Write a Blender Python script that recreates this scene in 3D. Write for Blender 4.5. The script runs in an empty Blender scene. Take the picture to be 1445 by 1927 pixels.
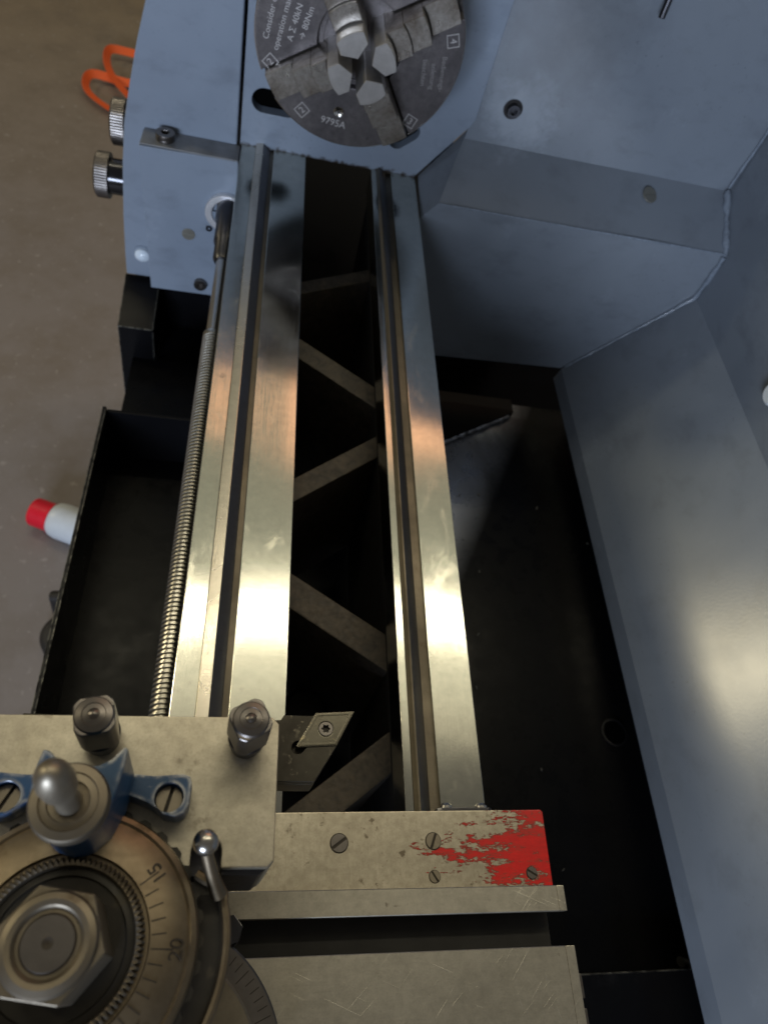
import bpy, bmesh, math, random
from mathutils import Vector, Matrix
random.seed(7)
S = 0.001                      # all dimensions below are millimetres; x = across the bed, y = towards the headstock, z = up from the flat ways
PI = math.pi
scene = bpy.context.scene
C = scene.collection

# ------------------------------------------------------------------ camera, world, lamps, exposure
def unit(v):
    return Vector(v).normalized()
cam_y = unit((-97.5, 2023.5, -1336))
cam_x = Vector((6222.5, -536.5, -1336)); cam_x = (cam_x - cam_y * cam_x.dot(cam_y)).normalized()
cam_z = cam_x.cross(cam_y)
rot = Matrix((cam_x, cam_y, cam_z))                    # rows = world axes seen from the camera
cd = bpy.data.cameras.new('camera'); cam = bpy.data.objects.new('camera', cd); C.objects.link(cam)
cam.matrix_world = Matrix.Translation(Vector((-50.7, -482.8, 317.1)) * S) @ rot.to_4x4()
cd.sensor_fit = 'VERTICAL'; cd.sensor_height = 36; cd.sensor_width = 27; cd.lens = 24.96
cd.clip_start = 0.005; cd.clip_end = 60
cd.dof.use_dof = True; cd.dof.focus_distance = 0.24; cd.dof.aperture_fstop = 20.0
scene.camera = cam

world = bpy.data.worlds.new('World'); scene.world = world; world.use_nodes = True
bg = world.node_tree.nodes['Background']
bg.inputs[0].default_value = (1.0, 0.93, 0.80, 1); bg.inputs[1].default_value = 0.10

def area(name, loc, target, sx, sy, col, radiance, roll=None):
    ld = bpy.data.lights.new(name, 'AREA'); ld.shape = 'RECTANGLE'; ld.size = sx; ld.size_y = sy
    ld.color = col; ld.energy = radiance * sx * sy * PI
    o = bpy.data.objects.new(name, ld); C.objects.link(o); o.location = loc
    d = (Vector(target) - Vector(loc)).normalized()
    up = Vector((0, 1, 0)) if abs(d.y) < 0.9 else Vector((0, 0, 1))
    x = up.cross(-d).normalized(); y = (-d).cross(x)
    o.rotation_euler = Matrix((x, y, -d)).transposed().to_euler()
    return o
area('tube_lamp', (0.30, 0.82, 2.40), (0.10, -0.30, 0), 3.4, 0.07, (1.0, 0.90, 0.66), 19)
area('panel_lamp', (0.20, 0.48, 2.40), (0.10, -0.30, 0), 2.4, 0.40, (1.0, 0.89, 0.62), 0.6)
area('ceiling_glow', (0.20, 1.45, 2.50), (0.10, 0.9, 0), 3.2, 1.9, (0.95, 0.95, 0.68), 0.27)  # added area light standing for the lit ceiling mirrored in the ways
area('aisle_lamp', (-4.45, 1.38, 2.40), (0.30, -0.31, -0.08), 0.9, 0.5, (1.0, 0.87, 0.56), 34)
area('window_light', (-0.66, -2.3, 0.42), (0.05, 0.05, 0.03), 0.75, 0.5, (0.70, 0.81, 1.0), 32.0)
area('amber_glint_emitter', (0.27, 0.42, 0.62), (0.10, -0.16, 0), 0.47, 0.22, (1.0, 0.42, 0.20), 1.25)  # added emitter, shaped to give the orange glints on the flat ways
area('amber_glint_emitter', (-0.095, 0.42, 0.62), (-0.095, -0.16, 0), 0.09, 0.22, (1.0, 0.42, 0.20), 1.25)  # second added emitter, for the orange glint on the outer way
scene.view_settings.view_transform = 'Standard'; scene.view_settings.look = 'None'
scene.view_settings.exposure = 0.2; scene.view_settings.gamma = 1.0
scene.render.engine = 'CYCLES'
scene.cycles.use_denoising = True

# ------------------------------------------------------------------ materials
class NT:
    def __init__(s, name):
        s.m = bpy.data.materials.new(name); s.m.use_nodes = True
        s.t = s.m.node_tree; s.b = s.t.nodes['Principled BSDF']
        s.co = s.t.nodes.new('ShaderNodeTexCoord')
    def n(s, typ, **kw):
        x = s.t.nodes.new(typ)
        for k, v in kw.items(): setattr(x, k, v)
        return x
    def l(s, a, b): s.t.links.new(a, b)
    def coord(s, stretch=(1, 1, 1), off=(0, 0, 0), rotz=0.0):
        mp = s.n('ShaderNodeMapping'); mp.inputs['Scale'].default_value = stretch
        mp.inputs['Location'].default_value = off
        src = s.co.outputs['Object']
        if rotz:
            rt = s.n('ShaderNodeMapping'); rt.inputs['Rotation'].default_value = (0, 0, rotz); s.l(src, rt.inputs['Vector']); src = rt.outputs['Vector']
        s.l(src, mp.inputs['Vector']); return mp.outputs['Vector']
    def noise(s, scale, detail=4, stretch=(1, 1, 1), off=(0, 0, 0), rough=0.55, dist=0.0, rotz=0.0):
        x = s.n('ShaderNodeTexNoise'); x.inputs['Scale'].default_value = scale; x.inputs['Detail'].default_value = detail
        x.inputs['Roughness'].default_value = rough; x.inputs['Distortion'].default_value = dist
        s.l(s.coord(stretch, off, rotz), x.inputs['Vector']); return x.outputs['Fac']
    def ramp(s, fac, a, b, va=0.0, vb=1.0):
        x = s.n('ShaderNodeMapRange'); x.inputs['From Min'].default_value = a; x.inputs['From Max'].default_value = b
        x.inputs['To Min'].default_value = va; x.inputs['To Max'].default_value = vb
        s.l(fac, x.inputs['Value']); return x.outputs['Result']
    def math(s, op, a, b):
        x = s.n('ShaderNodeMath', operation=op)
        for i, v in enumerate((a, b)):
            if isinstance(v, (int, float)): x.inputs[i].default_value = v
            else: s.l(v, x.inputs[i])
        return x.outputs[0]
    def mix(s, fac, a, b):
        x = s.n('ShaderNodeMix', data_type='RGBA')
        if isinstance(fac, (int, float)): x.inputs[0].default_value = fac
        else: s.l(fac, x.inputs[0])
        for i, v in ((6, a), (7, b)):
            if isinstance(v, tuple): x.inputs[i].default_value = (*v, 1)
            else: s.l(v, x.inputs[i])
        return x.outputs[2]
    def bump(s, h, strength, dist=0.0002, prev=None):
        x = s.n('ShaderNodeBump'); x.inputs['Strength'].default_value = strength; x.inputs['Distance'].default_value = dist
        s.l(h, x.inputs['Height'])
        if prev is not None: s.l(prev, x.inputs['Normal'])
        return x.outputs['Normal']
    def edge(s, radius, lo=0.004, hi=0.06):
        bv = s.n('ShaderNodeBevel'); bv.samples = 6; bv.inputs['Radius'].default_value = radius
        ge = s.n('ShaderNodeNewGeometry'); d = s.n('ShaderNodeVectorMath', operation='DOT_PRODUCT')
        s.l(bv.outputs[0], d.inputs[0]); s.l(ge.outputs['Normal'], d.inputs[1])
        return s.ramp(s.math('SUBTRACT', 1.0, d.outputs['Value']), lo, hi)
    def out(s, col, rough, metal=0.0, normal=None, spec=0.5, coat=0.0):
        for k, v in (('Base Color', col), ('Roughness', rough), ('Metallic', metal)):
            if isinstance(v, tuple): s.b.inputs[k].default_value = (*v, 1)
            elif isinstance(v, (int, float)): s.b.inputs[k].default_value = v
            else: s.l(v, s.b.inputs[k])
        s.b.inputs['Specular IOR Level'].default_value = spec
        s.b.inputs['Coat Weight'].default_value = coat
        if normal is not None: s.l(normal, s.b.inputs['Normal'])
        return s.m

def steel(name, c1, c2, rough, rvar=0.08, grain=(60, 1.5, 60), gs=30, gb=0.12, spots=0.5, spotcol=(0.10, 0.075, 0.05), sscale=260, patch=22, metal=1.0, scratch=0.0, nicks=0.3, mottle=0.25, stains=False, grit=0.0):
    t = NT(name)
    big = t.noise(patch, 5, dist=0.6)
    st = t.noise(gs, 3, stretch=grain)
    col = t.mix(t.ramp(big, 0.35, 0.68), c1, c2)
    col = t.mix(t.ramp(st, 0.3, 0.8, 0, 0.25), col, tuple(v * 0.72 for v in c1))
    mot = t.noise(patch * 9, 6, off=(5, 5, 1), rough=0.7)
    col = t.mix(t.ramp(mot, 0.38, 0.72, 0.0, mottle), col, tuple(v * 0.5 for v in c2))
    sp = t.noise(sscale, 5, off=(3, 1, 2), rough=0.6)
    if grit:
        gr = t.noise(1500, 3, off=(2, 2, 2), rough=0.8)
        col = t.mix(t.ramp(gr, 0.50, 0.72, 0, grit), col, tuple(v * 0.38 for v in c2))
        col = t.mix(t.ramp(gr, 0.36, 0.24, 0, grit), col, tuple(min(1, v * 1.5) for v in c1))
    pm = t.math('MULTIPLY', t.ramp(sp, 0.60, 0.72), t.ramp(t.noise(patch * 1.7, 3, off=(7, 7, 7)), 0.42, 0.66))
    pm = t.math('MULTIPLY', pm, spots)
    col = t.mix(pm, col, spotcol)
    r = t.math('ADD', t.ramp(big, 0.3, 0.7, rough - rvar, rough + rvar), t.math('MULTIPLY', pm, 0.25))
    if stains:                                  # dried coolant marks
        bl = t.math('MULTIPLY', t.ramp(t.noise(55, 6, stretch=(1.6, 0.7, 1), off=(2, 2, 6), rough=0.6, dist=1.0), 0.56, 0.66), t.ramp(t.noise(9, 2, off=(1, 6, 6)), 0.45, 0.62))
        col = t.mix(t.math('MULTIPLY', bl, 0.22), col, (0.62, 0.60, 0.52))
        r = t.math('ADD', r, t.math('MULTIPLY', bl, 0.07))
    nrm = t.bump(st, gb, 0.0001)
    if scratch:
        h = None
        for k, (an, sc) in enumerate(((0.4, 26), (1.3, 31), (2.3, 22), (-0.7, 29))):
            w = t.noise(sc, 2, stretch=(1.2, 55, 1.2), off=(k * 3.1, k * 1.7, 0), rotz=an)
            line = t.math('MULTIPLY', t.ramp(w, 0.685, 0.70), t.ramp(t.noise(70, 2, off=(k, k * 2, 5)), 0.5, 0.62))
            h = line if h is None else t.math('MAXIMUM', h, line)
        col = t.mix(t.math('MULTIPLY', h, scratch), col, (0.92, 0.90, 0.84))
        nrm = t.bump(h, 0.25, 0.0001, nrm)
    nrm = t.bump(t.noise(900, 2), nicks * 0.25, 0.00005, nrm)
    return t.out(col, r, metal, nrm)

def paint(name, c1, c2, rough=0.38, rvar=0.06, dirt=0.35, dirtcol=(0.03, 0.03, 0.035), nscale=9, orange=0.04, spec=0.5, chips=0.0, chipcol=(0.5, 0.48, 0.44), edgew=0.0, edger=0.0012, coat=0.0, wave=0.06, grime=False, rub=False):
    t = NT(name)
    a = t.noise(nscale, 4, dist=0.8)
    col = t.mix(t.ramp(a, 0.3, 0.7), c1, c2)
    sp = t.noise(420, 3, off=(2, 5, 1))
    gate = t.ramp(t.noise(14, 3, off=(4, 4, 9)), 0.45, 0.7)
    pm = t.math('MULTIPLY', t.math('MULTIPLY', t.ramp(sp, 0.66, 0.72), gate), dirt)
    smear = t.math('MULTIPLY', t.ramp(t.noise(28, 6, stretch=(1, 1, 1.8), off=(1, 8, 3), rough=0.65), 0.52, 0.8), dirt * 0.6)
    col = t.mix(t.math('MAXIMUM', pm, smear), col, dirtcol)
    scuff = t.math('MULTIPLY', t.ramp(t.noise(16, 8, off=(2, 3, 7), rough=0.75), 0.60, 0.80), 0.35)
    col = t.mix(scuff, col, tuple(min(1, v * 1.7 + 0.03) for v in c1))
    if rub:                                     # paint polished by wiping round the screw, greasy smear above it
        d = t.n('ShaderNodeVectorMath', operation='DISTANCE'); t.l(t.co.outputs['Object'], d.inputs[0]); d.inputs[1].default_value = (0.137, 0.070, 0.064)
        w = t.math('ADD', d.outputs['Value'], t.math('MULTIPLY', t.noise(60, 7, off=(3, 3, 3), rough=0.75), 0.05))
        col = t.mix(t.ramp(w, 0.058, 0.040, 0, 0.75), col, tuple(min(1, v * 1.45 + 0.02) for v in c1))
        d2 = t.n('ShaderNodeVectorMath', operation='DISTANCE'); t.l(t.co.outputs['Object'], d2.inputs[0]); d2.inputs[1].default_value = (0.15, 0.070, 0.125)
        w2 = t.math('ADD', d2.outputs['Value'], t.math('MULTIPLY', t.noise(24, 7, off=(8, 1, 1), rough=0.7), 0.09))
        col = t.mix(t.ramp(w2, 0.110, 0.050, 0, 0.55), col, (0.06, 0.062, 0.068))
    if grime:                                   # oily swarf dust collected on the lower lip of the casting
        sx = t.n('ShaderNodeSeparateXYZ'); t.l(t.co.outputs['Object'], sx.inputs[0])
        low = t.math('ADD', sx.outputs[2], t.math('MULTIPLY', t.noise(160, 7, off=(1, 1, 2), rough=0.75), -0.016))
        col = t.mix(t.ramp(low, -0.0060, -0.0085), col, (0.035, 0.028, 0.024))
    metal = 0.0
    r = t.ramp(t.noise(nscale * 2.3, 4, off=(9, 2, 2)), 0.3, 0.7, rough - rvar, rough + rvar)
    if chips or edgew:
        m = t.math('MULTIPLY', t.ramp(t.noise(330, 5, off=(6, 1, 1), rough=0.7), 0.64, 0.68), chips)
        if edgew:
            e = t.math('MULTIPLY', t.edge(edger), t.ramp(t.noise(240, 5, off=(1, 3, 3)), 0.40, 0.58))
            m = t.math('MAXIMUM', m, t.math('MULTIPLY', e, edgew))
        col = t.mix(m, col, chipcol); metal = t.math('MULTIPLY', m, 0.8)
    nrm = t.bump(t.noise(520, 2, off=(1, 1, 1)), orange, 0.0002)
    nrm = t.bump(t.noise(11, 3, off=(5, 1, 1)), wave, 0.004, nrm)
    return t.out(col, r, metal, nrm, spec, coat)

def flat(name, col, rough, metal=0.0, var=0.15, ns=60, bumps=0.1, spec=0.5):
    t = NT(name)
    c = t.mix(t.ramp(t.noise(ns, 5), 0.3, 0.7), col, tuple(v * (1 - var) for v in col))
    return t.out(c, t.ramp(t.noise(ns * 2, 3, off=(3, 3, 3)), 0.3, 0.7, max(rough - 0.06, 0.02), rough + 0.06), metal, t.bump(t.noise(ns * 8, 3), bumps, 0.0002), spec)

M = {}
M['way'] = steel('ground_way_steel', (0.57, 0.565, 0.505), (0.48, 0.485, 0.435), 0.135, 0.03, grain=(90, 0.5, 90), gs=34, gb=0.30, spots=0.35, sscale=120, patch=18, stains=True)
M['ridge'] = steel('worn_ridge_steel', (0.62, 0.57, 0.49), (0.54, 0.50, 0.43), 0.26, 0.04, grain=(3, 50, 3), gs=30, gb=0.2, spots=0.3)
M['groove'] = steel('oily_milled_groove', (0.15, 0.13, 0.10), (0.10, 0.088, 0.07), 0.45, 0.08, grain=(1, 60, 1), gs=20, gb=0.5, spots=0.5)
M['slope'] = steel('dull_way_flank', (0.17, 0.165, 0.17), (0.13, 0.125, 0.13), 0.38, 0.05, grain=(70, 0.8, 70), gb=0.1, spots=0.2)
M['plate'] = steel('worn_slide_steel', (0.60, 0.565, 0.48), (0.47, 0.44, 0.37), 0.38, 0.07, grain=(5, 40, 5), gs=22, gb=0.14, spots=0.8, sscale=300, scratch=0.11, mottle=0.4, grit=0.22, nicks=0.8)
M['holder'] = steel('tool_holder_steel', (0.56, 0.52, 0.43), (0.45, 0.41, 0.33), 0.42, 0.07, grain=(30, 30, 30), gs=26, gb=0.10, spots=1.0, sscale=150, patch=30, mottle=0.5, grit=0.28, nicks=1.0)
M['chuck'] = steel('chuck_steel', (0.185, 0.168, 0.168), (0.085, 0.077, 0.08), 0.42, 0.07, grain=(9, 9, 9), gs=30, gb=0.06, spots=1.0, metal=0.65, mottle=0.55, grit=0.5, spotcol=(0.035, 0.03, 0.03), sscale=170, patch=26)
M['jaw'] = steel('ground_jaw_steel', (0.58, 0.55, 0.51), (0.15, 0.122, 0.095), 0.34, 0.10, metal=0.85, mottle=0.5, grit=0.4, grain=(20, 20, 60), gs=26, gb=0.16, spots=0.9, spotcol=(0.07, 0.05, 0.035), sscale=140, patch=45)
M['tip'] = steel('ground_jaw_tip', (0.60, 0.585, 0.57), (0.44, 0.42, 0.40), 0.36, 0.06, metal=0.8, mottle=0.3, grit=0.25, grain=(60, 20, 8), gs=26, gb=0.2, spots=0.5, sscale=200)
M['dark_steel'] = steel('blued_steel', (0.085, 0.085, 0.095), (0.05, 0.05, 0.055), 0.34, 0.08, spots=0.7, gb=0.06, grain=(10, 10, 10), sscale=200)
M['bolt'] = steel('square_bolt_steel', (0.24, 0.22, 0.205), (0.13, 0.12, 0.115), 0.36, 0.08, spots=0.8, gb=0.10, grain=(20, 20, 20), sscale=260)
M['dial'] = steel('oil_stained_dial', (0.31, 0.255, 0.18), (0.15, 0.118, 0.078), 0.48, 0.08, spots=1.0, spotcol=(0.07, 0.045, 0.025), gb=0.1, grain=(12, 12, 12), sscale=110, patch=40)
M['dialdark'] = steel('grimy_dark_disc', (0.030, 0.026, 0.020), (0.012, 0.011, 0.009), 0.50, 0.1, spots=0.8, metal=0.3, spotcol=(0.08, 0.065, 0.04), gb=0.15, grain=(10, 10, 10), sscale=130, patch=50)
M['pin'] = steel('dull_pin_steel', (0.40, 0.36, 0.29), (0.30, 0.265, 0.21), 0.5, 0.06, spots=0.5, gb=0.1, grain=(20, 20, 20))
M['nut'] = steel('hex_nut_steel', (0.30, 0.265, 0.21), (0.18, 0.155, 0.12), 0.47, 0.06, spots=0.6, gb=0.1, grain=(20, 20, 20))
M['bright'] = steel('bright_turned_steel', (0.62, 0.60, 0.57), (0.5, 0.48, 0.45), 0.22, 0.05, spots=0.3, gb=0.06)
M['thread'] = steel('lead_screw_steel', (0.50, 0.48, 0.43), (0.40, 0.38, 0.33), 0.30, 0.06, spots=0.6, gb=0.06)
M['insert'] = steel('coated_carbide', (0.165, 0.155, 0.125), (0.11, 0.10, 0.08), 0.26, 0.06, spots=0.7, spotcol=(0.6, 0.5, 0.3), gb=0.06, grain=(10, 10, 10), sscale=500, patch=120)
M['shank'] = steel('tool_shank_steel', (0.056, 0.052, 0.044), (0.034, 0.031, 0.027), 0.42, 0.06, spots=0.7, spotcol=(0.35, 0.32, 0.25), gb=0.08, grain=(10, 10, 10), sscale=420, patch=60)
M['bluegrey'] = paint('blue_grey_machine_paint', (0.215, 0.255, 0.315), (0.185, 0.222, 0.278), 0.34, 0.05, dirt=0.5)
M['casting'] = paint('headstock_paint', (0.215, 0.255, 0.315), (0.185, 0.222, 0.278), 0.34, 0.05, dirt=0.6, grime=True)
M['guard'] = paint('splash_guard_paint', (0.185, 0.21, 0.242), (0.155, 0.178, 0.21), 0.22, 0.02, dirt=0.45, orange=0.10, wave=0.0, rub=True)
M['black'] = paint('black_tray_paint', (0.003, 0.003, 0.0035), (0.005, 0.005, 0.006), 0.30, 0.08, spec=0.12, dirt=0.0, orange=0.03, chips=0.0, edgew=0.5, edger=0.0018, chipcol=(0.40, 0.39, 0.33))
M['matteblack'] = paint('dull_black_paint', (0.003, 0.003, 0.0035), (0.005, 0.005, 0.006), 0.45, 0.05, spec=0.08, dirt=0.0)
M['glossblack'] = paint('glossy_black_paint', (0.004, 0.004, 0.005), (0.007, 0.007, 0.008), 0.30, 0.10, spec=0.6, dirt=0.0, orange=0.15, wave=0.25)
def tray_glint_mat():
    t = NT('black_tray_painted_glint')
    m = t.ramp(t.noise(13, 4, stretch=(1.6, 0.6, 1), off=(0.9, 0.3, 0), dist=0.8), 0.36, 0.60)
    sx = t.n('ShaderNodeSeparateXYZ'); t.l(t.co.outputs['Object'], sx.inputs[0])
    right = t.math('SUBTRACT', t.math('ADD', t.math('MULTIPLY', sx.outputs[1], 0.464), 0.240), sx.outputs[0])   # bluish glint painted into the floor colour, bounded by a diagonal
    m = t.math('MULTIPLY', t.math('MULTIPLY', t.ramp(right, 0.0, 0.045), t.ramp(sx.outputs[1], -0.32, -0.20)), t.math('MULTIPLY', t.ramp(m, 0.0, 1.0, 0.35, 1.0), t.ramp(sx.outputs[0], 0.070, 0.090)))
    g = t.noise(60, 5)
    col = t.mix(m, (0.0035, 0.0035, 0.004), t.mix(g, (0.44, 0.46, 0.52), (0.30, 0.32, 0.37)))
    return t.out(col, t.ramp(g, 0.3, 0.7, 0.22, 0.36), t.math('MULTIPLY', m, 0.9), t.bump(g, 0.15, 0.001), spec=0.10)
M['tray_glint'] = tray_glint_mat()
M['iron'] = paint('cast_iron_rib', (0.080, 0.064, 0.045), (0.026, 0.022, 0.017), 0.62, 0.08, dirt=0.6, nscale=160, orange=0.8)
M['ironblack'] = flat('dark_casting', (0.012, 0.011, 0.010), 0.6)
M['blue'] = paint('chipped_blue_enamel', (0.010, 0.062, 0.165), (0.008, 0.048, 0.125), 0.33, 0.06, dirt=0.3, chips=0.25, edgew=1.0, edger=0.0016, chipcol=(0.42, 0.42, 0.42), nscale=60, orange=0.12)
M['weld'] = flat('painted_weld_bead', (0.20, 0.235, 0.285), 0.22, var=0.3, ns=300, bumps=0.3)
M['blackweld'] = flat('bare_weld_bead', (0.72, 0.74, 0.80), 0.30, metal=0.7, var=0.4, ns=300, bumps=0.4)
M['void'] = flat('dark_hole', (0.002, 0.002, 0.002), 0.9, spec=0.0)
M['etch'] = flat('etched_mark', (0.46, 0.44, 0.43), 0.5, metal=0.4)
M['etchfaint'] = flat('faint_etched_mark', (0.27, 0.255, 0.25), 0.5, metal=0.5)
M['stamp_shade'] = flat('stamped_mark_and_shade', (0.030, 0.022, 0.014), 0.6)  # also colours the strips standing for shade in slots and step roots
M['redcap'] = flat('red_plastic', (0.75, 0.01, 0.03), 0.35, var=0.1)
M['alu'] = flat('bright_aluminium', (0.80, 0.80, 0.82), 0.38, metal=0.7, var=0.1)
M['white'] = flat('white_plastic', (0.62, 0.66, 0.70), 0.4, var=0.1)
M['rubber'] = flat('black_rubber', (0.014, 0.012, 0.012), 0.6)
M['glass'] = flat('milky_sight_glass', (0.62, 0.70, 0.78), 0.12, var=0.15)
M['brassy'] = flat('dull_plug', (0.30, 0.29, 0.25), 0.4, metal=0.7)

def strap_mat():
    t = NT('orange_webbing')
    w = t.noise(600, 2, stretch=(1, 1, 1))
    return t.out(t.mix(w, (0.85, 0.13, 0.015), (0.72, 0.085, 0.012)), 0.6, 0.0, t.bump(w, 0.3, 0.0004))
M['orange'] = strap_mat()

def floor_mat():
    t = NT('worn_workshop_floor')
    a = t.noise(1.3, 5, dist=0.5); b = t.noise(9, 6, off=(3, 1, 0), rough=0.65)
    col = t.mix(t.ramp(a, 0.3, 0.7), (0.25, 0.19, 0.13), (0.27, 0.225, 0.195))
    sx = t.n('ShaderNodeSeparateXYZ'); t.l(t.co.outputs['Object'], sx.inputs[0])
    edge = t.math('ADD', sx.outputs[1], t.math('MULTIPLY', a, 0.9))
    col = t.mix(t.ramp(edge, 1.2, 2.4), t.mix(0.75, col, (0.20, 0.178, 0.178)), t.mix(0.6, col, (0.215, 0.155, 0.082)))
    col = t.mix(t.ramp(b, 0.42, 0.72, 0, 0.7), col, (0.15, 0.118, 0.09))
    col = t.mix(t.ramp(t.noise(70, 4, off=(1, 1, 4)), 0.62, 0.72, 0, 0.6), col, (0.36, 0.33, 0.31))
    return t.out(col, t.ramp(b, 0.3, 0.7, 0.42, 0.62), 0.0, t.bump(t.noise(60, 4), 0.25, 0.002))
M['floor'] = floor_mat()

def saddle_mat():
    t = NT('saddle_steel_with_worn_red_paint')
    big = t.noise(30, 5, dist=0.6); st = t.noise(26, 3, stretch=(40, 4, 4))
    base = t.mix(t.ramp(big, 0.35, 0.68), (0.57, 0.525, 0.43), (0.45, 0.41, 0.33))
    base = t.mix(t.ramp(st, 0.3, 0.8, 0, 0.3), base, (0.30, 0.27, 0.21))
    sp = t.math('MULTIPLY', t.ramp(t.noise(260, 5, off=(3, 1, 2)), 0.62, 0.7), 0.8)
    base = t.mix(sp, base, (0.09, 0.065, 0.04))
    gr = t.noise(1500, 3, off=(2, 2, 2), rough=0.8)
    base = t.mix(t.ramp(gr, 0.50, 0.72, 0, 0.25), base, (0.14, 0.12, 0.09))
    base = t.mix(t.ramp(t.noise(330, 6, off=(5, 5, 1), rough=0.7), 0.38, 0.72, 0, 0.5), base, (0.20, 0.175, 0.13))
    sx = t.n('ShaderNodeSeparateXYZ'); t.l(t.co.outputs['Object'], sx.inputs[0])
    wear = t.noise(85, 8, stretch=(0.7, 2.6, 1), off=(0.3, 0.12, 0), rough=0.72)
    fine = t.noise(500, 4, stretch=(0.6, 1.6, 1), rough=0.7)
    v = t.math('ADD', t.math('MULTIPLY', t.math('SUBTRACT', sx.outputs[0], 0.0600), 9.0), t.math('MULTIPLY', t.math('SUBTRACT', wear, 0.5), 1.55))
    v = t.math('ADD', v, t.math('MULTIPLY', t.math('SUBTRACT', fine, 0.5), 0.95))
    # paint survives in a band along the middle of the wing
    yc = t.math('ABSOLUTE', t.math('ADD', sx.outputs[1], 0.4425), 0.0)
    v = t.math('ADD', v, t.ramp(yc, 0.0, 0.011, 0.12, -0.07))
    m = t.ramp(v, 0.0, 0.05)
    col = t.mix(m, base, t.mix(t.ramp(fine, 0.35, 0.7), (0.74, 0.012, 0.010), (0.55, 0.010, 0.010)))
    col = t.mix(t.math('MULTIPLY', m, t.ramp(v, 0.20, 0.02)), col, (0.36, 0.045, 0.03))
    nrm = t.bump(m, 1.0, 0.00015, t.bump(st, 0.12, 0.0001))
    metal = t.math('SUBTRACT', 1.0, m)
    return t.out(col, t.math('SUBTRACT', 0.42, t.math('MULTIPLY', m, 0.08)), metal, nrm)
M['saddle'] = saddle_mat()

# ------------------------------------------------------------------ mesh helpers (millimetres)
def to3(axis, a, b, c):
    return {'x': (c, a, b), 'y': (a, c, b), 'z': (a, b, c)}[axis]

def prism(bm, poly, axis, lo, hi, holes=()):
    """extrude a 2-D outline (with optional holes) along an axis"""
    made = []
    if not holes:
        v0 = [bm.verts.new(to3(axis, a, b, lo)) for a, b in poly]
        f = bm.faces.new(v0)
        faces = [f]; loops = [v0]
    else:
        loops = []; edges = []
        for lp in (poly, *holes):
            vs = [bm.verts.new(to3(axis, a, b, lo)) for a, b in lp]
            loops.append(vs)
            for i in range(len(vs)): edges.append(bm.edges.new((vs[i], vs[(i + 1) % len(vs)])))
        r = bmesh.ops.triangle_fill(bm, use_beauty=True, use_dissolve=True, edges=edges)
        faces = [g for g in r['geom'] if isinstance(g, bmesh.types.BMFace)]
    d = Vector(to3(axis, 0, 0, hi - lo))
    vmap = {}
    for f in faces:
        for v in f.verts:
            if v not in vmap: vmap[v] = bm.verts.new(v.co + d)
    for f in list(faces): bm.faces.new([vmap[v] for v in reversed(f.verts)])
    for vs in loops:
        for i in range(len(vs)):
            a, b = vs[i], vs[(i + 1) % len(vs)]
            bm.faces.new((a, b, vmap[b], vmap[a]))
    return bm

def box(bm, x0, x1, y0, y1, z0, z1):
    return prism(bm, [(x0, y0), (x1, y0), (x1, y1), (x0, y1)], 'z', z0, z1)

def circ(cx, cy, r, n=48, a0=0.0, a1=2 * PI, end=False):
    k = n + (1 if end else 0)
    return [(cx + r * math.cos(a0 + (a1 - a0) * i / n), cy + r * math.sin(a0 + (a1 - a0) * i / n)) for i in range(k)]

def lathe(bm, prof, c=(0, 0, 0), axis='z', n=64, radial=None):
    """revolve (radius, height) points about an axis through c; radial(i, n, r, h) may modulate r"""
    rings = []
    for r, h in prof:
        if r < 1e-6:
            rings.append([bm.verts.new(Vector(to3(axis, 0, 0, h)) + Vector(c))]); continue
        ring = []
        for i in range(n):
            a = 2 * PI * i / n
            rr = radial(i, n, r, h) if radial else r
            ring.append(bm.verts.new(Vector(to3(axis, rr * math.cos(a), rr * math.sin(a), h)) + Vector(c)))
        rings.append(ring)
    for p, q in zip(rings, rings[1:]):
        if len(p) == 1 and len(q) == 1: continue
        for i in range(n):
            j = (i + 1) % n
            if len(p) == 1: bm.faces.new((p[0], q[j], q[i]))
            elif len(q) == 1: bm.faces.new((p[i], p[j], q[0]))
            else: bm.faces.new((p[i], p[j], q[j], q[i]))
    for ring in (rings[0], rings[-1]):
        if len(ring) > 1:
            try: bm.faces.new(ring)
            except ValueError: pass
    return bm

def tube(bm, pts, rad, n=10, closed_ends=True):
    rings = []
    pts = [Vector(p) for p in pts]
    rads = rad if isinstance(rad, (list, tuple)) else [rad] * len(pts)
    for i, p in enumerate(pts):
        t = (pts[min(i + 1, len(pts) - 1)] - pts[max(i - 1, 0)]).normalized()
        u = t.orthogonal().normalized() if i == 0 else (prev - t * prev.dot(t)).normalized()
        prev = u; w = t.cross(u)
        rings.append([bm.verts.new(p + (u * math.cos(2 * PI * k / n) + w * math.sin(2 * PI * k / n)) * rads[i]) for k in range(n)])
    for p, q in zip(rings, rings[1:]):
        for k in range(n):
            j = (k + 1) % n; bm.faces.new((p[k], p[j], q[j], q[k]))
    if closed_ends: bm.faces.new(rings[0]); bm.faces.new(rings[-1])
    return bm

def NB(): return bmesh.new()

def mesh_of(bm, name, mat, bevel=0.0, seg=2, angle=32, only=None):
    bmesh.ops.remove_doubles(bm, verts=bm.verts, dist=1e-4)
    bmesh.ops.recalc_face_normals(bm, faces=bm.faces)
    if bevel:
        es = [e for e in bm.edges if len(e.link_faces) == 2 and e.calc_face_angle(0) > math.radians(28)]
        bmesh.ops.bevel(bm, geom=es, offset=bevel, segments=seg, profile=0.6, affect='EDGES', clamp_overlap=True)
    bmesh.ops.scale(bm, vec=(S, S, S), verts=bm.verts)
    me = bpy.data.meshes.new(name); bm.to_mesh(me); bm.free()
    for p in me.polygons: p.use_smooth = True
    me.set_sharp_from_angle(angle=math.radians(angle))
    me.materials.append(M[mat])
    return me

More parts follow.
